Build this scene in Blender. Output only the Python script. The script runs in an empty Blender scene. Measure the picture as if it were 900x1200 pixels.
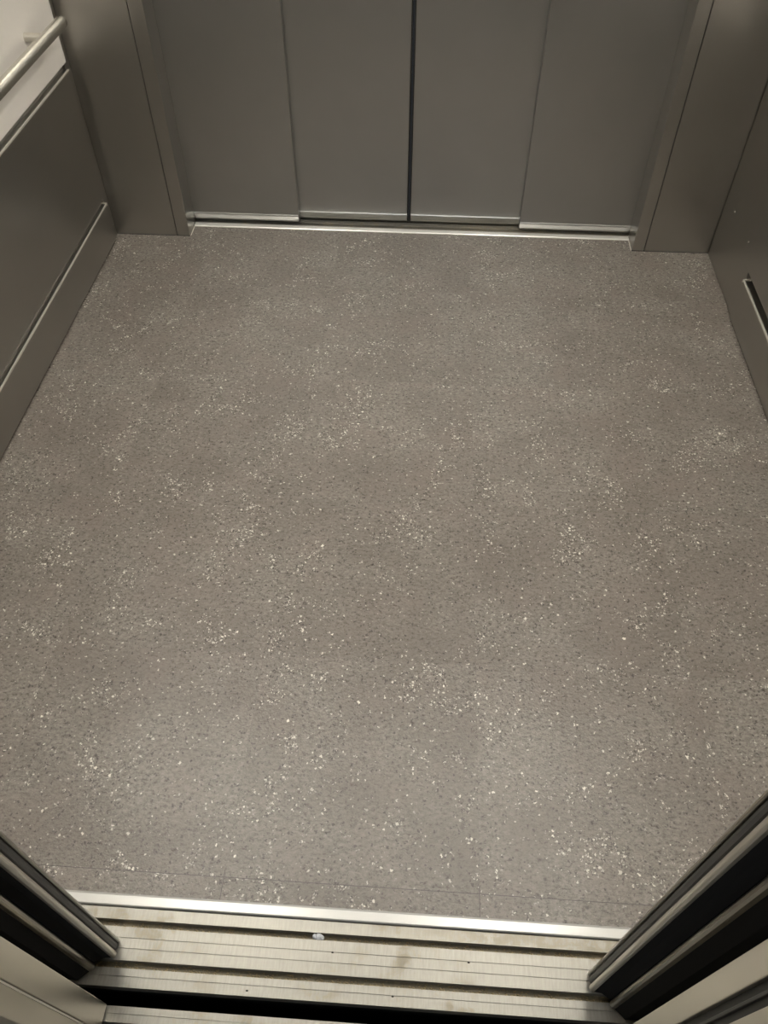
import bpy, bmesh, math, random
from mathutils import Matrix, Vector, noise
random.seed(7)
S = bpy.context.scene
COL = S.collection

# ------------------------------------------------------------------ helpers
def obj(name, bm, mat, parent=None, smooth=False):
    me = bpy.data.meshes.new(name)
    bmesh.ops.recalc_face_normals(bm, faces=bm.faces)
    bm.to_mesh(me); bm.free()
    if smooth:
        for p in me.polygons: p.use_smooth = True
    me.materials.append(mat)
    o = bpy.data.objects.new(name, me); COL.objects.link(o)
    if parent is not None: o.parent = parent
    return o

def tag(o, label, cat, group=None, kind=None):
    o['label'] = label; o['category'] = cat
    if group: o['group'] = group
    if kind: o['kind'] = kind
    return o

def empty(name, label, cat, loc=(0, 0, 0), group=None):
    o = bpy.data.objects.new(name, None); COL.objects.link(o); o.location = loc
    o.empty_display_size = .05
    return tag(o, label, cat, group)

def bx(bm, x0, x1, y0, y1, z0, z1, bev=0.0, seg=2):
    b = bmesh.new()
    bmesh.ops.create_cube(b, size=1.0)
    for v in b.verts:
        v.co = Vector(((x0+x1)/2+v.co.x*(x1-x0), (y0+y1)/2+v.co.y*(y1-y0), (z0+z1)/2+v.co.z*(z1-z0)))
    if bev > 0:
        bmesh.ops.bevel(b, geom=list(b.edges), offset=bev, segments=seg, affect='EDGES', profile=.5)
    merge(bm, b)
    return bm

def merge(bm, b):
    me = bpy.data.meshes.new('tmp'); b.to_mesh(me); b.free()
    bm.from_mesh(me); bpy.data.meshes.remove(me)

def box(*a, **k):
    return bx(bmesh.new(), *a, **k)

def prism_z(pts, z0, z1, bm=None):          # plan outline, extruded upwards
    bm = bm or bmesh.new()
    lo = [bm.verts.new((x, y, z0)) for x, y in pts]
    hi = [bm.verts.new((x, y, z1)) for x, y in pts]
    n = len(pts)
    for i in range(n): bm.faces.new((lo[i], lo[(i+1) % n], hi[(i+1) % n], hi[i]))
    bm.faces.new(lo[::-1]); bm.faces.new(hi)
    return bm

def prism_x(pts, x0, x1, bm=None):          # (y, z) outline, extruded along x
    bm = bm or bmesh.new()
    a = [bm.verts.new((x0, y, z)) for y, z in pts]
    b = [bm.verts.new((x1, y, z)) for y, z in pts]
    n = len(pts)
    for i in range(n): bm.faces.new((a[i], a[(i+1) % n], b[(i+1) % n], b[i]))
    bm.faces.new(a[::-1]); bm.faces.new(b)
    return bm

def cyl(bm, p0, p1, r0, r1=None, n=24):
    r1 = r0 if r1 is None else r1
    p0, p1 = Vector(p0), Vector(p1)
    d = (p1-p0); q = d.to_track_quat('Z', 'Y').to_matrix()
    A = []; B = []
    for i in range(n):
        t = 2*math.pi*i/n; c = Vector((math.cos(t), math.sin(t), 0))
        A.append(bm.verts.new(p0+q @ (c*r0))); B.append(bm.verts.new(p1+q @ (c*r1)))
    for i in range(n): bm.faces.new((A[i], A[(i+1) % n], B[(i+1) % n], B[i]))
    bm.faces.new(A[::-1]); bm.faces.new(B)
    return bm

def lathe(bm, p0, axis, prof, n=28):        # prof: (distance along axis, radius)
    p0 = Vector(p0); q = Vector(axis).to_track_quat('Z', 'Y').to_matrix(); rings = []
    for d, r in prof:
        rings.append([bm.verts.new(p0+q @ Vector((math.cos(2*math.pi*i/n)*r, math.sin(2*math.pi*i/n)*r, d))) for i in range(n)])
    for a, b in zip(rings, rings[1:]):
        for i in range(n): bm.faces.new((a[i], a[(i+1) % n], b[(i+1) % n], b[i]))
    bm.faces.new(rings[0][::-1]); bm.faces.new(rings[-1])
    return bm

# ------------------------------------------------------------------ materials
class NT:
    def __init__(s, name):
        s.m = bpy.data.materials.new(name); s.m.use_nodes = True
        s.t = s.m.node_tree; s.t.nodes.clear()
        s.out = s.n('ShaderNodeOutputMaterial'); s.b = s.n('ShaderNodeBsdfPrincipled')
        s.l(s.b.outputs[0], s.out.inputs[0])
        s.co = s.n('ShaderNodeTexCoord').outputs['Object']
    def n(s, k): return s.t.nodes.new(k)
    def l(s, a, b): s.t.links.new(a, b)
    def put(s, sock, v):
        if isinstance(v, bpy.types.NodeSocket): s.l(v, sock)
        else: sock.default_value = v
    def math(s, op, a, b=0.0, c=None, clamp=False):
        n = s.n('ShaderNodeMath'); n.operation = op; n.use_clamp = clamp
        s.put(n.inputs[0], a); s.put(n.inputs[1], b)
        if c is not None: s.put(n.inputs[2], c)
        return n.outputs[0]
    def vmath(s, op, a, b):
        n = s.n('ShaderNodeVectorMath'); n.operation = op
        s.put(n.inputs[0], a); s.put(n.inputs[1], b); return n.outputs[0]
    def noise(s, vec, scale, det=2, rough=.5, dist=0):
        n = s.n('ShaderNodeTexNoise'); s.put(n.inputs['Vector'], vec)
        n.inputs['Scale'].default_value = scale; n.inputs['Detail'].default_value = det
        n.inputs['Roughness'].default_value = rough; n.inputs['Distortion'].default_value = dist
        return n.outputs['Fac']
    def vor(s, vec, scale, rnd=1.0):
        n = s.n('ShaderNodeTexVoronoi'); s.put(n.inputs['Vector'], vec)
        n.inputs['Scale'].default_value = scale; n.inputs['Randomness'].default_value = rnd
        return n.outputs['Distance'], n.outputs['Color']
    def mix(s, f, a, b, mode='MIX'):
        n = s.n('ShaderNodeMix'); n.data_type = 'RGBA'; n.blend_type = mode
        s.put(n.inputs[0], f); s.put(n.inputs[6], a); s.put(n.inputs[7], b); return n.outputs[2]
    def ramp(s, f, lo, hi, a=0.0, b=1.0):
        n = s.n('ShaderNodeMapRange'); s.put(n.inputs[0], f)
        n.inputs[1].default_value = lo; n.inputs[2].default_value = hi
        n.inputs[3].default_value = a; n.inputs[4].default_value = b; return n.outputs[0]
    def scale(s, v, sc):
        n = s.n('ShaderNodeMapping'); s.put(n.inputs[0], v); n.inputs['Scale'].default_value = sc; return n.outputs[0]
    def bump(s, h, strength, dist=.001):
        n = s.n('ShaderNodeBump'); s.put(n.inputs['Height'], h)
        n.inputs['Strength'].default_value = strength; n.inputs['Distance'].default_value = dist
        s.l(n.outputs[0], s.b.inputs['Normal'])
    def set(s, **k):
        for a, v in k.items():
            key = {'color': 'Base Color', 'metal': 'Metallic', 'rough': 'Roughness', 'spec': 'Specular IOR Level'}.get(a, a)
            s.put(s.b.inputs[key], v)
        return s.m

def c4(r, g, b): return (r, g, b, 1)

def steel(name, col, rough=.3, metal=1.0, grain=(1, 1, 1), var=.06, bump=0):
    t = NT(name)
    v = t.scale(t.co, grain)
    fine = t.noise(v, 900, 2, .6)
    cloud = t.noise(t.co, 3.5, 3, .55)
    f = t.math('MULTIPLY', t.ramp(cloud, .3, .7), .6)
    f = t.math('ADD', f, t.math('MULTIPLY', fine, .4))
    dark = c4(*[c*(1-var) for c in col]); lite = c4(*[c*(1+var) for c in col])
    t.set(color=t.mix(f, dark, lite), metal=metal, rough=t.ramp(fine, .2, .8, rough*.9, rough*1.12))
    if bump: t.bump(fine, bump, .0004)
    return t.m

M = {}
M['panel'] = steel('brushed_dark_steel', (.42, .408, .382), .32, grain=(1, 1, .04))
M['door'] = steel('brushed_door_steel', (.47, .472, .465), .31, grain=(1, 1, .04))
M['jamb'] = steel('jamb_steel', (.48, .468, .44), .32, grain=(1, 1, .04))
M['strip_rear'] = steel('rear_threshold_strip', (.80, .79, .76), .3, metal=.5, grain=(.1, 1, 1), var=.02)
M['bead'] = NT('door_bead_steel')
M['bead'] = M['bead'].set(color=c4(.64, .61, .55), metal=.85, rough=.34)
M['edge'] = steel('pale_edge_highlight', (.80, .77, .69), .35, metal=.5, grain=(1, .05, 1), var=.01)  # pale colour paints the light caught along panel edges
M['rail'] = steel('satin_stainless_rail', (.72, .70, .64), .24, grain=(1, .05, 1), var=.04)
M['bright'] = steel('bright_edge_steel', (.68, .64, .56), .25, grain=(.05, .05, 1), var=.05)
M['lip'] = steel('door_edge_steel', (.42, .40, .35), .30, grain=(1, 1, .04))
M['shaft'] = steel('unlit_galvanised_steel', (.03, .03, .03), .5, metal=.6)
M['land'] = steel('landing_door_steel', (.74, .70, .62), .34, grain=(.04, 1, 1))
M['screw'] = steel('polished_screw', (.8, .78, .72), .2)

def sill_mat(name, col, dirt, metal=.75, stain=False):
    t = NT(name)
    v = t.scale(t.co, (1, .12, 1))
    st = t.noise(v, 260, 4, .65)
    blot = t.noise(t.co, 28, 6, .7, .4)
    edge = t.noise(t.co, 5, 2)
    f = t.math('MULTIPLY', t.ramp(blot, .52, .60), t.ramp(edge, .44, .56))
    if stain:      # old glue residue along the inner rib, on its right half
        sp = t.n('ShaderNodeSeparateXYZ'); t.l(t.co, sp.inputs[0])
        reg = t.math('MULTIPLY', t.ramp(sp.outputs[0], -.06, .16), t.ramp(sp.outputs[1], .3175, .3200))
        glue = t.math('MULTIPLY', t.ramp(t.noise(t.co, 95, 5, .7, .5), .43, .52), reg)
        f = t.math('MAXIMUM', f, t.math('MULTIPLY', glue, .8))
    base = t.mix(t.ramp(st, .3, .7), c4(*[c*.84 for c in col]), c4(*[min(1, c*1.08) for c in col]))
    cc = t.mix(t.math('MULTIPLY', f, dirt), base, c4(.30, .255, .17))
    t.set(color=cc, metal=t.ramp(f, 0, 1, metal, .1), rough=t.ramp(st, .2, .8, .36, .5))
    t.bump(st, .12, .0005)
    return t.m
M['sill'] = sill_mat('worn_aluminium_sill', (.355, .342, .308), .65, stain=True)
M['groove'] = sill_mat('dirty_groove', (.20, .17, .11), .9, .2)
M['strip'] = steel('pale_threshold_strip', (.49, .487, .475), .34, metal=.55, grain=(1, .1, 1), var=.03, bump=.02)

def plain(name, col, rough, spec=.5, metal=0, nscale=300, var=.1, bump=.1):
    t = NT(name); n = t.noise(t.co, nscale, 3, .6)
    t.set(color=t.mix(n, c4(*[c*(1-var) for c in col]), c4(*[c*(1+var) for c in col])), rough=rough, spec=spec, metal=metal)
    t.bump(n, bump, .0005); return t.m
M['rubber'] = plain('black_rubber', (.022, .022, .022), .5)
M['seal_grey'] = plain('dark_grey_rubber', (.05, .05, .048), .45)
M['black'] = plain('unlit_shaft_black', (.012, .012, .013), .9, .2)  # near-black colour carries the darkness of the unlit shaft
M['white'] = plain('pale_laminate', (.84, .805, .765), .32, .5, nscale=60, var=.02, bump=.02)
M['ceil'] = plain('ceiling_panel_white', (.62, .60, .56), .5, nscale=40, var=.03)
M['hall'] = plain('hall_paint', (.50, .47, .42), .7, nscale=20, var=.04)
M['hallfloor'] = plain('hall_stone', (.25, .23, .20), .4, nscale=30, var=.2)
M['crumb'] = plain('white_plaster_crumb', (.62, .64, .68), .8, nscale=900, var=.15, bump=.4)
M['lint'] = plain('dry_grit', (.34, .27, .15), .9, nscale=900, var=.4, bump=.3)
M['grit'] = plain('dark_grit', (.03, .028, .025), .8)
M['sealant'] = plain('pale_sealant', (.60, .56, .50), .6)

def emit(name, col, s):
    m = bpy.data.materials.new(name); m.use_nodes = True; t = m.node_tree; t.nodes.clear()
    o = t.nodes.new('ShaderNodeOutputMaterial'); e = t.nodes.new('ShaderNodeEmission')
    e.inputs[0].default_value = (*col, 1); e.inputs[1].default_value = s
    t.links.new(e.outputs[0], o.inputs[0]); return m
M['lamp'] = emit('lamp_diffuser', (1.0, .955, .855), 57.0)
M['hall_lamp'] = emit('hall_lamp_diffuser', (.93, .97, 1.0), 14.0)

# floor: speckled vinyl tiles, 457 mm, each tile with its own stretch of pattern
def floor_mat():
    t = NT('speckled_vinyl_tile')
    P = .4572
    sep = t.n('ShaderNodeSeparateXYZ'); t.l(t.co, sep.inputs[0])
    tx = t.math('DIVIDE', t.math('SUBTRACT', sep.outputs[0], .145), P)
    ty = t.math('DIVIDE', t.math('SUBTRACT', sep.outputs[1], .397), P)
    cmb = t.n('ShaderNodeCombineXYZ'); t.l(t.math('FLOOR', tx), cmb.inputs[0]); t.l(t.math('FLOOR', ty), cmb.inputs[1])
    wn = t.n('ShaderNodeTexWhiteNoise'); wn.noise_dimensions = '2D'; t.l(cmb.outputs[0], wn.inputs['Vector'])
    off = t.vmath('MULTIPLY', wn.outputs['Color'], (9.0, 9.0, 0))
    v = t.vmath('ADD', t.co, off)
    # irregular chip outlines
    wob = t.n('ShaderNodeTexNoise'); t.l(v, wob.inputs['Vector']); wob.inputs['Scale'].default_value = 230; wob.inputs['Detail'].default_value = 2
    vw = t.vmath('ADD', v, t.vmath('MULTIPLY', t.vmath('SUBTRACT', wob.outputs['Color'], (.5, .5, .5)), (.009, .009, .009)))
    vs = t.scale(v, (.62, 1.0, 1))
    fine = t.noise(vs, 150, 5, .85, .5)
    mid = t.noise(v, 42, 5, .7)
    big = t.noise(v, 5.0, 3, .55)
    base = t.mix(t.ramp(fine, .38, .62), c4(.085, .074, .064), c4(.315, .290, .260))
    base = t.mix(t.math('MULTIPLY', t.ramp(mid, .35, .68), .45), base, c4(.275, .246, .215))
    base = t.mix(t.math('MULTIPLY', t.ramp(big, .38, .62), .55), base, c4(.150, .128, .110))
    tint = t.noise(v, 8, 2); base = t.mix(t.math('MULTIPLY', t.ramp(tint, .45, .7), .35), base, c4(.225, .186, .165))
    # clusters
    cl = t.noise(v, 7.5, 5, .78, .8)
    clf = t.ramp(cl, .53, .61)
    def chips(scale, rad, p_out, p_in, seed):
        d, c = t.vor(t.vmath('ADD', vw, (seed, seed*.7, 0)), scale)
        s2 = t.n('ShaderNodeSeparateColor'); t.l(c, s2.inputs[0])
        thr = t.math('ADD', p_out, t.math('MULTIPLY', clf, p_in-p_out))
        on = t.math('LESS_THAN', s2.outputs[0], thr)
        size = t.math('MULTIPLY', t.math('ADD', .45, t.math('MULTIPLY', s2.outputs[1], .55)), rad)
        inside = t.ramp(t.math('SUBTRACT', size, d), 0, .10)
        return t.math('MULTIPLY', on, inside), s2.outputs[2]
    k, _ = chips(150, .55, .16, .42, 3.1)
    base = t.mix(t.math('MULTIPLY', k, .45), base, c4(.085, .072, .062))
    k, _ = chips(200, .62, .11, .48, 6.7)
    base = t.mix(t.math('MULTIPLY', k, .85), base, c4(.055, .047, .042))
    k, r = chips(215, .60, .045, .48, 1.3)
    base = t.mix(t.math('MULTIPLY', k, t.ramp(r, 0, 1, .30, 1)), base, c4(.74, .70, .62))
    k, r = chips(120, .46, .004, .15, 4.9)
    base = t.mix(t.math('MULTIPLY', k, t.ramp(r, 0, 1, .6, 1)), base, c4(.85, .81, .72))
    # tile tone and hairline joints
    tone = t.ramp(wn.outputs['Value'], 0, 1, .90, .95)
    tc = t.n('ShaderNodeCombineColor')
    for i in range(3): t.l(tone, tc.inputs[i])
    base = t.mix(1.0, base, tc.outputs[0], 'MULTIPLY')
    def joint(q):
        f = t.math('ABSOLUTE', t.math('SUBTRACT', t.math('FRACT', t.math('ADD', q, .5)), .5))
        return t.math('LESS_THAN', f, .0013)
    j = t.math('MAXIMUM', joint(tx), joint(ty))
    base = t.mix(t.math('MULTIPLY', j, t.math('ADD', .12, t.math('MULTIPLY', t.math('LESS_THAN', sep.outputs[1], .41), .8))), base, c4(.05, .043, .04))
    emb = t.noise(v, 190, 3, .6)
    t.set(color=base, rough=t.ramp(fine, .2, .8, .24, .34), spec=.5)
    t.bump(t.math('SUBTRACT', emb, t.math('MULTIPLY', j, .5)), .6, .0017)
    return t.m
M['floor'] = floor_mat()

# ------------------------------------------------------------------ dimensions (metres)
XL, XR = -1.10, .962           # side wall faces
YB, YF = 2.517, .358           # rear return face / front edge of floor
CX = -.073                     # door centre line
ZC = 2.25                      # cab ceiling

def struct(o, label, cat): return tag(o, label, cat, kind='structure')

# ---- floor
floor = obj('floor', prism_z([(-1.112, YF), (.974, YF), (.974, YB), (.707, YB), (.707, 2.585), (-.848, 2.585), (-.848, YB), (-1.112, YB)], -.03, 0), M['floor'])
struct(floor, 'warm grey vinyl floor with scattered white and dark specks', 'floor')

# ---- left wall
wl = obj('wall_left', box(-1.17, -1.126, .30, 2.56, -.03, ZC), M['panel'])
struct(wl, 'left cab wall with dark steel dado below a pale panel', 'wall')
p = obj('corner_post', box(-1.126, -1.110, 2.476, YB-.003, .0, ZC), M['panel'], wl)
lo = obj('lower_panel', box(-1.126, XL, .36, 2.474, .163, .5615, bev=.002), M['panel'], wl)
obj('edge_highlight', box(-1.1035, XL+.0022, .36, 2.472, .5585, .5625), M['edge'], lo)  # pale strip paints the dado's top edge catching light
obj('recess_plate', box(-1.126, -1.1165, .36, 2.472, .120, .60), M['panel'], wl)
up = obj('upper_panel', box(-1.126, XL, .36, 2.474, .582, ZC-.001, bev=.0025), M['white'], wl)
up['label'] = 'pale grey laminate upper panel'
s = obj('screw', lathe(bmesh.new(), (-1.110, 2.492, .045), (1, 0, 0), [(0, .0035), (.001, .0035), (.002, .002)], 12), M['screw'], wl)

def baseboard(name, xf, sgn, y1, label):
    # sgn -1: left wall (body towards -x)
    xb = xf+sgn*.025
    b = obj(name, box(min(xf, xb), max(xf, xb), .36, y1, .007, .1375, bev=.0012), M['panel'])
    struct(b, label, 'baseboard')
    xs = xf-sgn*.0024
    obj('top_edge', box(min(xs, xf+sgn*.0022), max(xs, xf+sgn*.0030), .36, y1, .1350, .1392), M['edge'], b)['label'] = 'top edge with its highlight painted pale'  # pale strip paints the glint on the kick plate's upper edge
    obj('end_cap', box(min(xs, xb), max(xs, xb), y1-.004, y1+.001, .130, .1392), M['edge'], b)
    return b
bl = baseboard('baseboard_left', XL, -1, 2.474, 'dark steel kick plate with bright top edge along left wall')
br = baseboard('baseboard_right', XR-.003, 1, 2.146, 'dark steel kick plate with bright top edge along right wall')

# ---- right wall
wr = obj('wall_right', box(.990, 1.03, .30, 2.56, -.03, ZC), M['panel'])
struct(wr, 'right cab wall of dark brushed steel panels', 'wall')
cp = obj('corner_panel', box(.968, .990, 2.196, YB-.005, .004, ZC, bev=.001), M['panel'], wr)
for y, z in ((2.413, .211), (2.232, .213)):
    obj('screw', lathe(bmesh.new(), (.968, y, z), (-1, 0, 0), [(0, .0035), (.001, .0035), (.002, .002)], 12), M['screw'], cp)
rb = bmesh.new(); bx(rb, XR+.003, .990, 2.1475, 2.194, .004, .1628, bev=.001)
obj('plinth_block', rb, M['panel'], wr)
lo = obj('lower_panel', box(XR+.002, .990, .36, 2.194, .163, .5615, bev=.002), M['panel'], wr)
obj('edge_highlight', box(XR+.0014, XR+.0035, .36, 2.192, .5590, .5625), M['edge'], lo)  # painted highlight on the right dado's top edge
obj('upper_panel', box(XR+.002, .990, .36, 2.194, .582, ZC-.001, bev=.0025), M['white'], wr)['label'] = 'pale grey laminate upper panel'

# ---- rear returns, jambs, header
def rear_return(name, xa, xs, xj, label):
    s = 1 if xj > xa else -1
    def bb(a, b, *r, **k): return box(min(a, b), max(a, b), *r, **k)
    w = obj(name, bb(xa, xs-s*.0012, YB, 2.6112, .0015, ZC, bev=.001), M['jamb'])
    struct(w, label, 'wall')
    obj('door_jamb', bb(xs+s*.0012, xj, YB, 2.6112, .0015, ZC, bev=.0015), M['jamb'], w)
    obj('shadow_gap', bb(xs-s*.0012, xs+s*.0012, YB+.006, 2.60, .0015, ZC), M['rubber'], w)
    return w
rear_return('wall_rear_left', -1.124, -.893, -.848, 'dark steel return panel left of the rear lift doors')
rear_return('wall_rear_right', .988, .750, .709, 'dark steel return panel right of the rear lift doors')
struct(obj('wall_rear_header', box(-.848, .709, YB, 2.598, 2.10, ZC, bev=.001), M['panel']), 'dark steel header above the rear doors', 'wall')

# ---- rear threshold and sill
ts = obj('threshold_strip', prism_x([(2.583, -.02), (2.583, .0025), (2.585, .0042), (2.604, .0042), (2.607, .0015), (2.607, -.02)], -.846, .707), M['strip_rear'])
tag(ts, 'bright metal strip between vinyl floor and rear doors', 'threshold')
def ribbed(y_list, x0, x1, ztop=0.0, zb=-.03):
    # y_list: (y0, y1, depth) pieces across the sill; returns profile in (y, z)
    pts = [(y_list[0][0], zb)]
    for a, b, d in y_list: pts += [(a, ztop-d), (b, ztop-d)]
    pts.append((y_list[-1][1], zb))
    return prism_x(pts, x0, x1)
rs = obj('door_sill', ribbed([(2.6072, 2.617, 0), (2.617, 2.631, .018), (2.631, 2.642, 0), (2.642, 2.6435, .0015), (2.6435, 2.654, 0), (2.654, 2.668, .018), (2.668, 2.70, 0)], -1.0, .86), M['sill'])
tag(rs, 'grooved aluminium sill under the closed rear doors', 'sill')
for xx, s in ((-.847, 1), (.708, -1)):
    o = obj('sealant_bead', box(min(xx, xx+s*.003), max(xx, xx+s*.003), YB+.002, 2.582, 0, .0015), M['sealant'])
    tag(o, 'pale sealant line at the %s rear door jamb foot' % ('left' if s > 0 else 'right'), 'sealant')

# ---- rear doors (four panels)
def rear_panel(name, x0, x1, yf, label, lead=None):
    R = .016; zb = .008; th = .030
    th = .028
    prof = [(yf+th, 2.13), (yf, 2.13), (yf, .040)]
    # rolled bottom edge: shallow bead, then curls under
    prof += [(yf-.0012, .038), (yf-.0016, .034), (yf-.0006, .029)]
    for i in range(1, 7):
        a = math.radians(90*i/6)
        prof.append((yf+R*(1-math.cos(a))*.8, .027-(.027-zb)*math.sin(a)))
    prof.append((yf+th, zb))
    d = obj(name, prism_x(prof, x0, x1), M['door'])
    struct(d, label, 'door')
    bev = d.modifiers.new('edge', 'BEVEL'); bev.width = .0012; bev.segments = 2; bev.limit_method = 'ANGLE'; bev.angle_limit = math.radians(50)
    if lead:
        xs = x1 if lead > 0 else x0
        e = xs+lead*.0045
        b = bmesh.new(); bx(b, min(xs, e), max(xs, e), yf+.006, yf+.026, .012, 2.12, bev=.0015)
        obj('rubber_seal', b, M['rubber'], d)['label'] = 'black rubber seal on leading edge'
    return d
rear_panel('door_1', -.90, CX-.395, 2.612, 'far left dark steel panel of the closed rear doors')
rear_panel('door_2', -.505, CX-.0085, 2.642, 'inner left steel panel of the closed rear doors', 1)
rear_panel('door_3', CX-.0005+.006, .355, 2.642, 'inner right steel panel of the closed rear doors', -1)
rear_panel('door_4', CX+.393, .76, 2.612, 'far right dark steel panel of the closed rear doors')

# ---- front: threshold strip, car sill, landing sill
fs = obj('threshold_strip', prism_x([(.3385, -.02), (.3385, .0020), (.3405, .0035), (.355, .0035), (.3585, .0022), (.3585, -.02)], -.92, .78), M['strip'])
tag(fs, 'wide pale metal strip between vinyl floor and front door sill', 'threshold')
cs = obj('door_sill', ribbed([(.217, .2313, 0), (.2313, .2331, .0018), (.2331, .2445, 0), (.2445, .2560, .020), (.2560, .2726, 0), (.2726, .2744, .0018),
                              (.2744, .2886, 0), (.2886, .2904, .0018), (.2904, .3068, 0), (.3068, .3180, .020), (.3180, .3362, 0), (.3362, .3383, .006)], -.98, .84), M['sill'])
tag(cs, 'worn aluminium car sill with two deep dirty grooves', 'sill')
for a, b, z in ((.2447, .2558, -.0190), (.3070, .3178, -.0190)):
    o = obj('groove_floor', box(-.97, .83, a, b, z-.0005, z+.0012), M['groove'], cs)
ls = obj('door_sill', ribbed([(.075, .118, 0), (.118, .130, .020), (.130, .158, 0), (.158, .168, .020), (.168, .1795, 0), (.1795, .1803, .0015), (.1803, .1905, 0)], -.98, .84), M['sill'])
tag(ls, 'aluminium landing sill across the dark gap at bottom edge', 'sill')

# grit in the grooves (nobody could count it)
g = bmesh.new()
for k in range(1500):
    y = random.choice([random.uniform(.2452, .2552), random.gauss(.2475, .0012), random.uniform(.3075, .3170), random.gauss(.3092, .001)])
    y = min(max(y, .2454), .2552) if y < .28 else min(max(y, .3077), .3172)
    x = random.uniform(-.56, .42); r = random.uniform(.0004, .0015)
    b = bmesh.new(); bmesh.ops.create_icosphere(b, subdivisions=1, radius=r)
    for v in b.verts: v.co = Vector((x+v.co.x*random.uniform(.7, 2.6), y+v.co.y, -.0176+r*.6+v.co.z*random.uniform(.6, 1)))
    for f in b.faces: pass
    vs = [g.verts.new(v.co) for v in b.verts]
    for f in b.faces: g.faces.new([vs[v.index] for v in f.verts])
    b.free()
go = obj('groove_grit', g, M['lint'])
tag(go, 'brown grit and lint lying in the car sill grooves', 'dirt', kind='stuff')

# white crumb resting across the upper groove
b = bmesh.new()
for dx, dy, dz, r in ((0, 0, 0, .0062), (-.0065, .001, -.001, .0040), (.006, -.0005, -.001, .0042), (.001, -.003, -.009, .0046)):
    q = bmesh.new(); bmesh.ops.create_icosphere(q, subdivisions=3, radius=r)
    for v in q.verts:
        n = v.co.normalized(); v.co += n*noise.noise(n*2.3+Vector((dx*900, 1, 2)))*r*.35
        v.co += Vector((-.132+dx, .3122+dy*.6, -.0045+dz)); v.co.y = min(max(v.co.y, .3073), .3176)
    merge(b, q)
tag(obj('plaster_crumb', b, M['crumb'], smooth=True), 'small white crumb lodged in the upper sill groove', 'crumb')
# a few dark specks on the sill
for i, (x, y, w) in enumerate(((.0, .2315, 'on the lowest fine line right of the sill centre'), (.125, .2885, 'on the upper fine line towards the right door'), (-.105, .2893, 'on the fine line just below right of the white crumb'), (-.24, .225, 'on the lower lip of the sill at left'))):
    q = bmesh.new(); bmesh.ops.create_icosphere(q, subdivisions=2, radius=.0016)
    for v in q.verts: v.co = Vector((x+v.co.x*1.4, y+v.co.y*.8, .0008+v.co.z*.6))
    tag(obj('dirt_speck', q, M['grit']), 'tiny dark speck ' + w, 'dirt')

# ---- shaft below and beside the gap
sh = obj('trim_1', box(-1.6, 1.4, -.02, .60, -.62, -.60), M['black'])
struct(sh, 'black lift shaft below the gap between the sills', 'shaft')
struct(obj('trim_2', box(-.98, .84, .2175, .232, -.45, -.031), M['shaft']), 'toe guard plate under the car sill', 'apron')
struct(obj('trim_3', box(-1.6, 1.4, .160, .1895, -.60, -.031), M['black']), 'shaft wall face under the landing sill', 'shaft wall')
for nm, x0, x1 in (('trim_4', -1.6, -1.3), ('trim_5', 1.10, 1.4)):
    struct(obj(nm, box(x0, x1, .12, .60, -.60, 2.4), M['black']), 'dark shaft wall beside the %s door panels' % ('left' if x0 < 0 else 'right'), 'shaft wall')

# ---- front car doors, parked nearly open (fast panels nearest the camera side)
def front_door(name, s, label):
    def X(d): return CX+s*d
    # d measured from the centre line outwards; body is one folded sheet profile
    body = [(.402, .2795), (.402, .2580), (.4150, .2560), (.4280, .2480), (.4275, .2430), (.4290, .2380), (.4330, .2355),
            (.4480, .2215), (.84, .2215), (.84, .2600), (.412, .2835), (.402, .2835)]
    d = obj(name, prism_z([(X(a), y) for a, y in body], .006, 2.12), M['black'])  # black paints the unlit shaft side of a steel door
    struct(d, label, 'door')
    obj('cab_side_skin', prism_z([(X(a), y) for a, y in ((.4021, .2836), (.84, .2836), (.84, .2855), (.4021, .2855))], .006, 2.12), M['door'], d)
    e = obj('edge_return', prism_z([(X(a), y) for a, y in ((.396, .2805), (.3945, .2820), (.3950, .2845), (.3975, .2855), (.4019, .2855), (.4019, .2797))], .006, 2.12), M['lip'], d)
    e['label'] = 'grey folded steel edge on the cab side'
    r = obj('rubber_seal', prism_z([(X(a), y) for a, y in ((.3990, .2690), (.3972, .2705), (.3965, .2750), (.3975, .2790), (.3990, .2800), (.4018, .2800), (.4018, .2690))], .006, 2.12), M['seal_grey'], d)
    r['label'] = 'dark rubber seal strip'
    n = 8; bead = []
    for i in range(n+1):
        a = math.pi*i/n
        bead.append((.3995-.0045*math.sin(a), .2630-.0052*math.cos(a)))
    bead += [(.4018, .2685), (.4018, .2575)]
    b = obj('edge_bead', prism_z([(X(a), y) for a, y in bead], .006, 2.12), M['bead'], d)
    b['label'] = 'bright rounded steel leading edge'
    f = obj('edge_fold', prism_z([(X(a), y) for a, y in ((.4278, .2465), (.4262, .2440), (.4262, .2400), (.4285, .2375), (.4330, .2352), (.4330, .2465))], .006, 2.12), M['lip'], d)
    f['label'] = 'grey folded rear edge'
    return d
front_door('door_5', -1, 'left open front lift door panel with dark seal and bright edge')
front_door('door_6', 1, 'right open front lift door panel with dark seal and bright edge')
# slow panels behind them
struct(obj('door_7', box(-1.02, -.592, .296, .326, .006, 2.12, bev=.002), M['door']), 'second left front door panel parked behind the leading one', 'door')
struct(obj('door_8', box(.446, .87, .296, .326, .006, 2.12, bev=.002), M['door']), 'second right front door panel parked behind the leading one', 'door')

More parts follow.
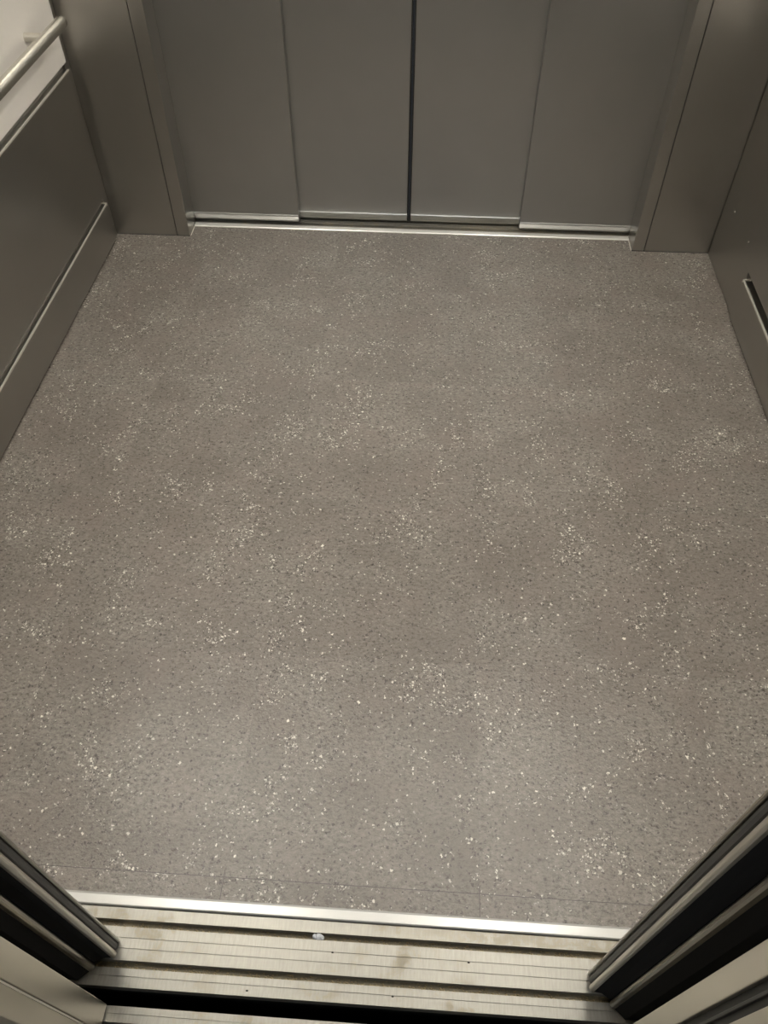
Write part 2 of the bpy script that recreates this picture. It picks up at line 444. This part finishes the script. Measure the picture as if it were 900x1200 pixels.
# ---- landing doors
def landing(name, s, xe, yA, seal, yB, label):
    xo = xe+s*.45
    def bb(y0, y1, xi, **k): return box(min(xi, xo), max(xi, xo), y0, y1, .006, 2.12, **k)
    d = obj(name, bb(yA[0], yA[1], xe, bev=.0012), M['land'])
    struct(d, label, 'door')
    if seal:
        obj('rubber_seal', bb(seal[0], seal[1], xe+s*.006), M['rubber'], d)
        m = (seal[0]+seal[1])/2
        obj('seal_rib', bb(m-.0015, m+.002, xe+s*.002, bev=.0008), M['seal_grey'], d)
    else:
        obj('edge_line', bb(yA[0]-.0022, yA[0]-.0002, xe+s*.004), M['rubber'], d)
        obj('edge_trim', bb(yB[1]-.0022, yB[1]+.0004, xe-s*.0018, bev=.0004), M['edge'], d)
    obj('outer_fold', bb(yB[0], yB[1], xe, bev=.0012), M['land'], d)
    return d
landing('door_9', -1, -.463, (.1545, .1915), None, (.121, .152), 'left landing door panel with pale brushed edge at bottom left')
landing('door_10', 1, .341, (.1645, .1915), (.1435, .1643), (.105, .1433), 'right landing door panel with pale brushed edge at bottom right')

# ---- front wall of the cab (out of view, seen in reflections), ceiling and lamps
for nm, x0, x1, side in (('wall_front_left', -1.124, -.86, 'left'), ('wall_front_right', .72, .988, 'right')):
    struct(obj(nm, box(x0, x1, .330, .357, 0, ZC, bev=.001), M['panel']), 'dark steel front return panel on the %s' % side, 'wall')
struct(obj('wall_front_header', box(-.86, .72, .330, .357, 2.10, ZC), M['panel']), 'dark steel header above the front doors', 'wall')
struct(obj('ceiling', box(-1.17, 1.03, .30, 2.72, ZC+.0005, ZC+.04), M['ceil']), 'pale cab ceiling', 'ceiling')
for x in (-.72, .44):
    r = empty('ceiling_light', 'long warm ceiling light on the %s side' % ('left' if x < 0 else 'right'), 'light', (x, 1.22, ZC))
    b = bmesh.new()
    for a in ((-.062, -.050, -.62, .62), (.050, .062, -.62, .62), (-.050, .050, -.62, -.608), (-.050, .050, .608, .62)):
        bx(b, a[0], a[1], a[2], a[3], -.022, 0)
    obj('frame', b, M['bright'], r)
    obj('diffuser', box(-.050, .050, -.608, .608, -.016, -.004), M['lamp'], r)

# ---- landing hall around the camera
struct(obj('hall_floor', box(-2.6, 2.5, -3.0, .0745, -.04, 0), M['hallfloor']), 'stone hall floor outside the lift', 'floor')
struct(obj('wall_hall_left', box(-2.6, -.62, -.12, .10, 0, 2.7), M['hall']), 'hall wall left of the landing doors', 'wall')
struct(obj('wall_hall_right', box(.50, 2.5, -.12, .10, 0, 2.7), M['hall']), 'hall wall right of the landing doors', 'wall')
struct(obj('wall_hall_header', box(-.62, .50, -.12, .10, 2.12, 2.7), M['hall']), 'hall wall above the landing doors', 'wall')
struct(obj('wall_hall_back', box(-2.6, 2.5, -3.1, -3.0, 0, 2.7), M['hall']), 'hall wall behind the camera', 'wall')
struct(obj('hall_ceiling', box(-2.6, 2.5, -3.0, .10, 2.7005, 2.75), M['ceil']), 'hall ceiling', 'ceiling')
r = empty('ceiling_light', 'cool square ceiling light in the hall', 'light', (0, -1.3, 2.70))
b = bmesh.new()
for a in ((-.32, -.30, -.32, .32), (.30, .32, -.32, .32), (-.30, .30, -.32, -.30), (-.30, .30, .30, .32)): bx(b, a[0], a[1], a[2], a[3], -.03, 0)
obj('frame', b, M['bright'], r)
obj('diffuser', box(-.30, .30, -.30, .30, -.02, -.005), M['hall_lamp'], r)

# ---- handrail on the left wall
HX, HZ, HR = -1.035, .7235, .0160
hr = empty('handrail', 'satin stainless tube handrail on the left wall above the dado', 'handrail', (HX, 1.4, HZ))
prof = [(0, .006), (.0012, .011), (.004, .0145), (.007, HR)] + [(.03, HR), (1.86, HR), (1.868, .0145), (1.872, .006)]
o = obj('tube', lathe(bmesh.new(), (0, 2.375-1.4, 0), (0, -1, 0), prof, 36), M['rail'], hr, smooth=True)
for y in (2.262, 1.40, .62):
    b = bmesh.new()
    lathe(b, (XL-HX, y-1.4, -.004), (1, 0, 0), [(0, .0110), (-(XL-HX)-HR*.6, .0110)], 24)
    obj('wall_bracket', b, M['rail'], hr)

# ------------------------------------------------------------------ world and camera
w = bpy.data.worlds.new('world'); S.world = w; w.use_nodes = True
bg = w.node_tree.nodes['Background']; bg.inputs[0].default_value = (.9, .93, 1, 1); bg.inputs[1].default_value = .02

cam = bpy.data.cameras.new('camera'); co = bpy.data.objects.new('camera', cam); COL.objects.link(co)
R = Vector((.998083119, .0618875807, .000123558)); U = Vector((-.0472345, .76047459, .64764751)); F = Vector((-.03998737, .64641188, -.76194008))
m = Matrix((( R.x, U.x, -F.x, 0), (R.y, U.y, -F.y, 0), (R.z, U.z, -F.z, 1.5), (0, 0, 0, 1)))
co.matrix_world = m
cam.sensor_fit = 'HORIZONTAL'; cam.sensor_width = 36; cam.lens = 922.66*36/900; cam.clip_start = .01
S.camera = co
S.view_settings.view_transform = 'Standard'; S.view_settings.look = 'None'
S.view_settings.exposure = 0; S.view_settings.gamma = 1; S.view_settings.use_curve_mapping = False
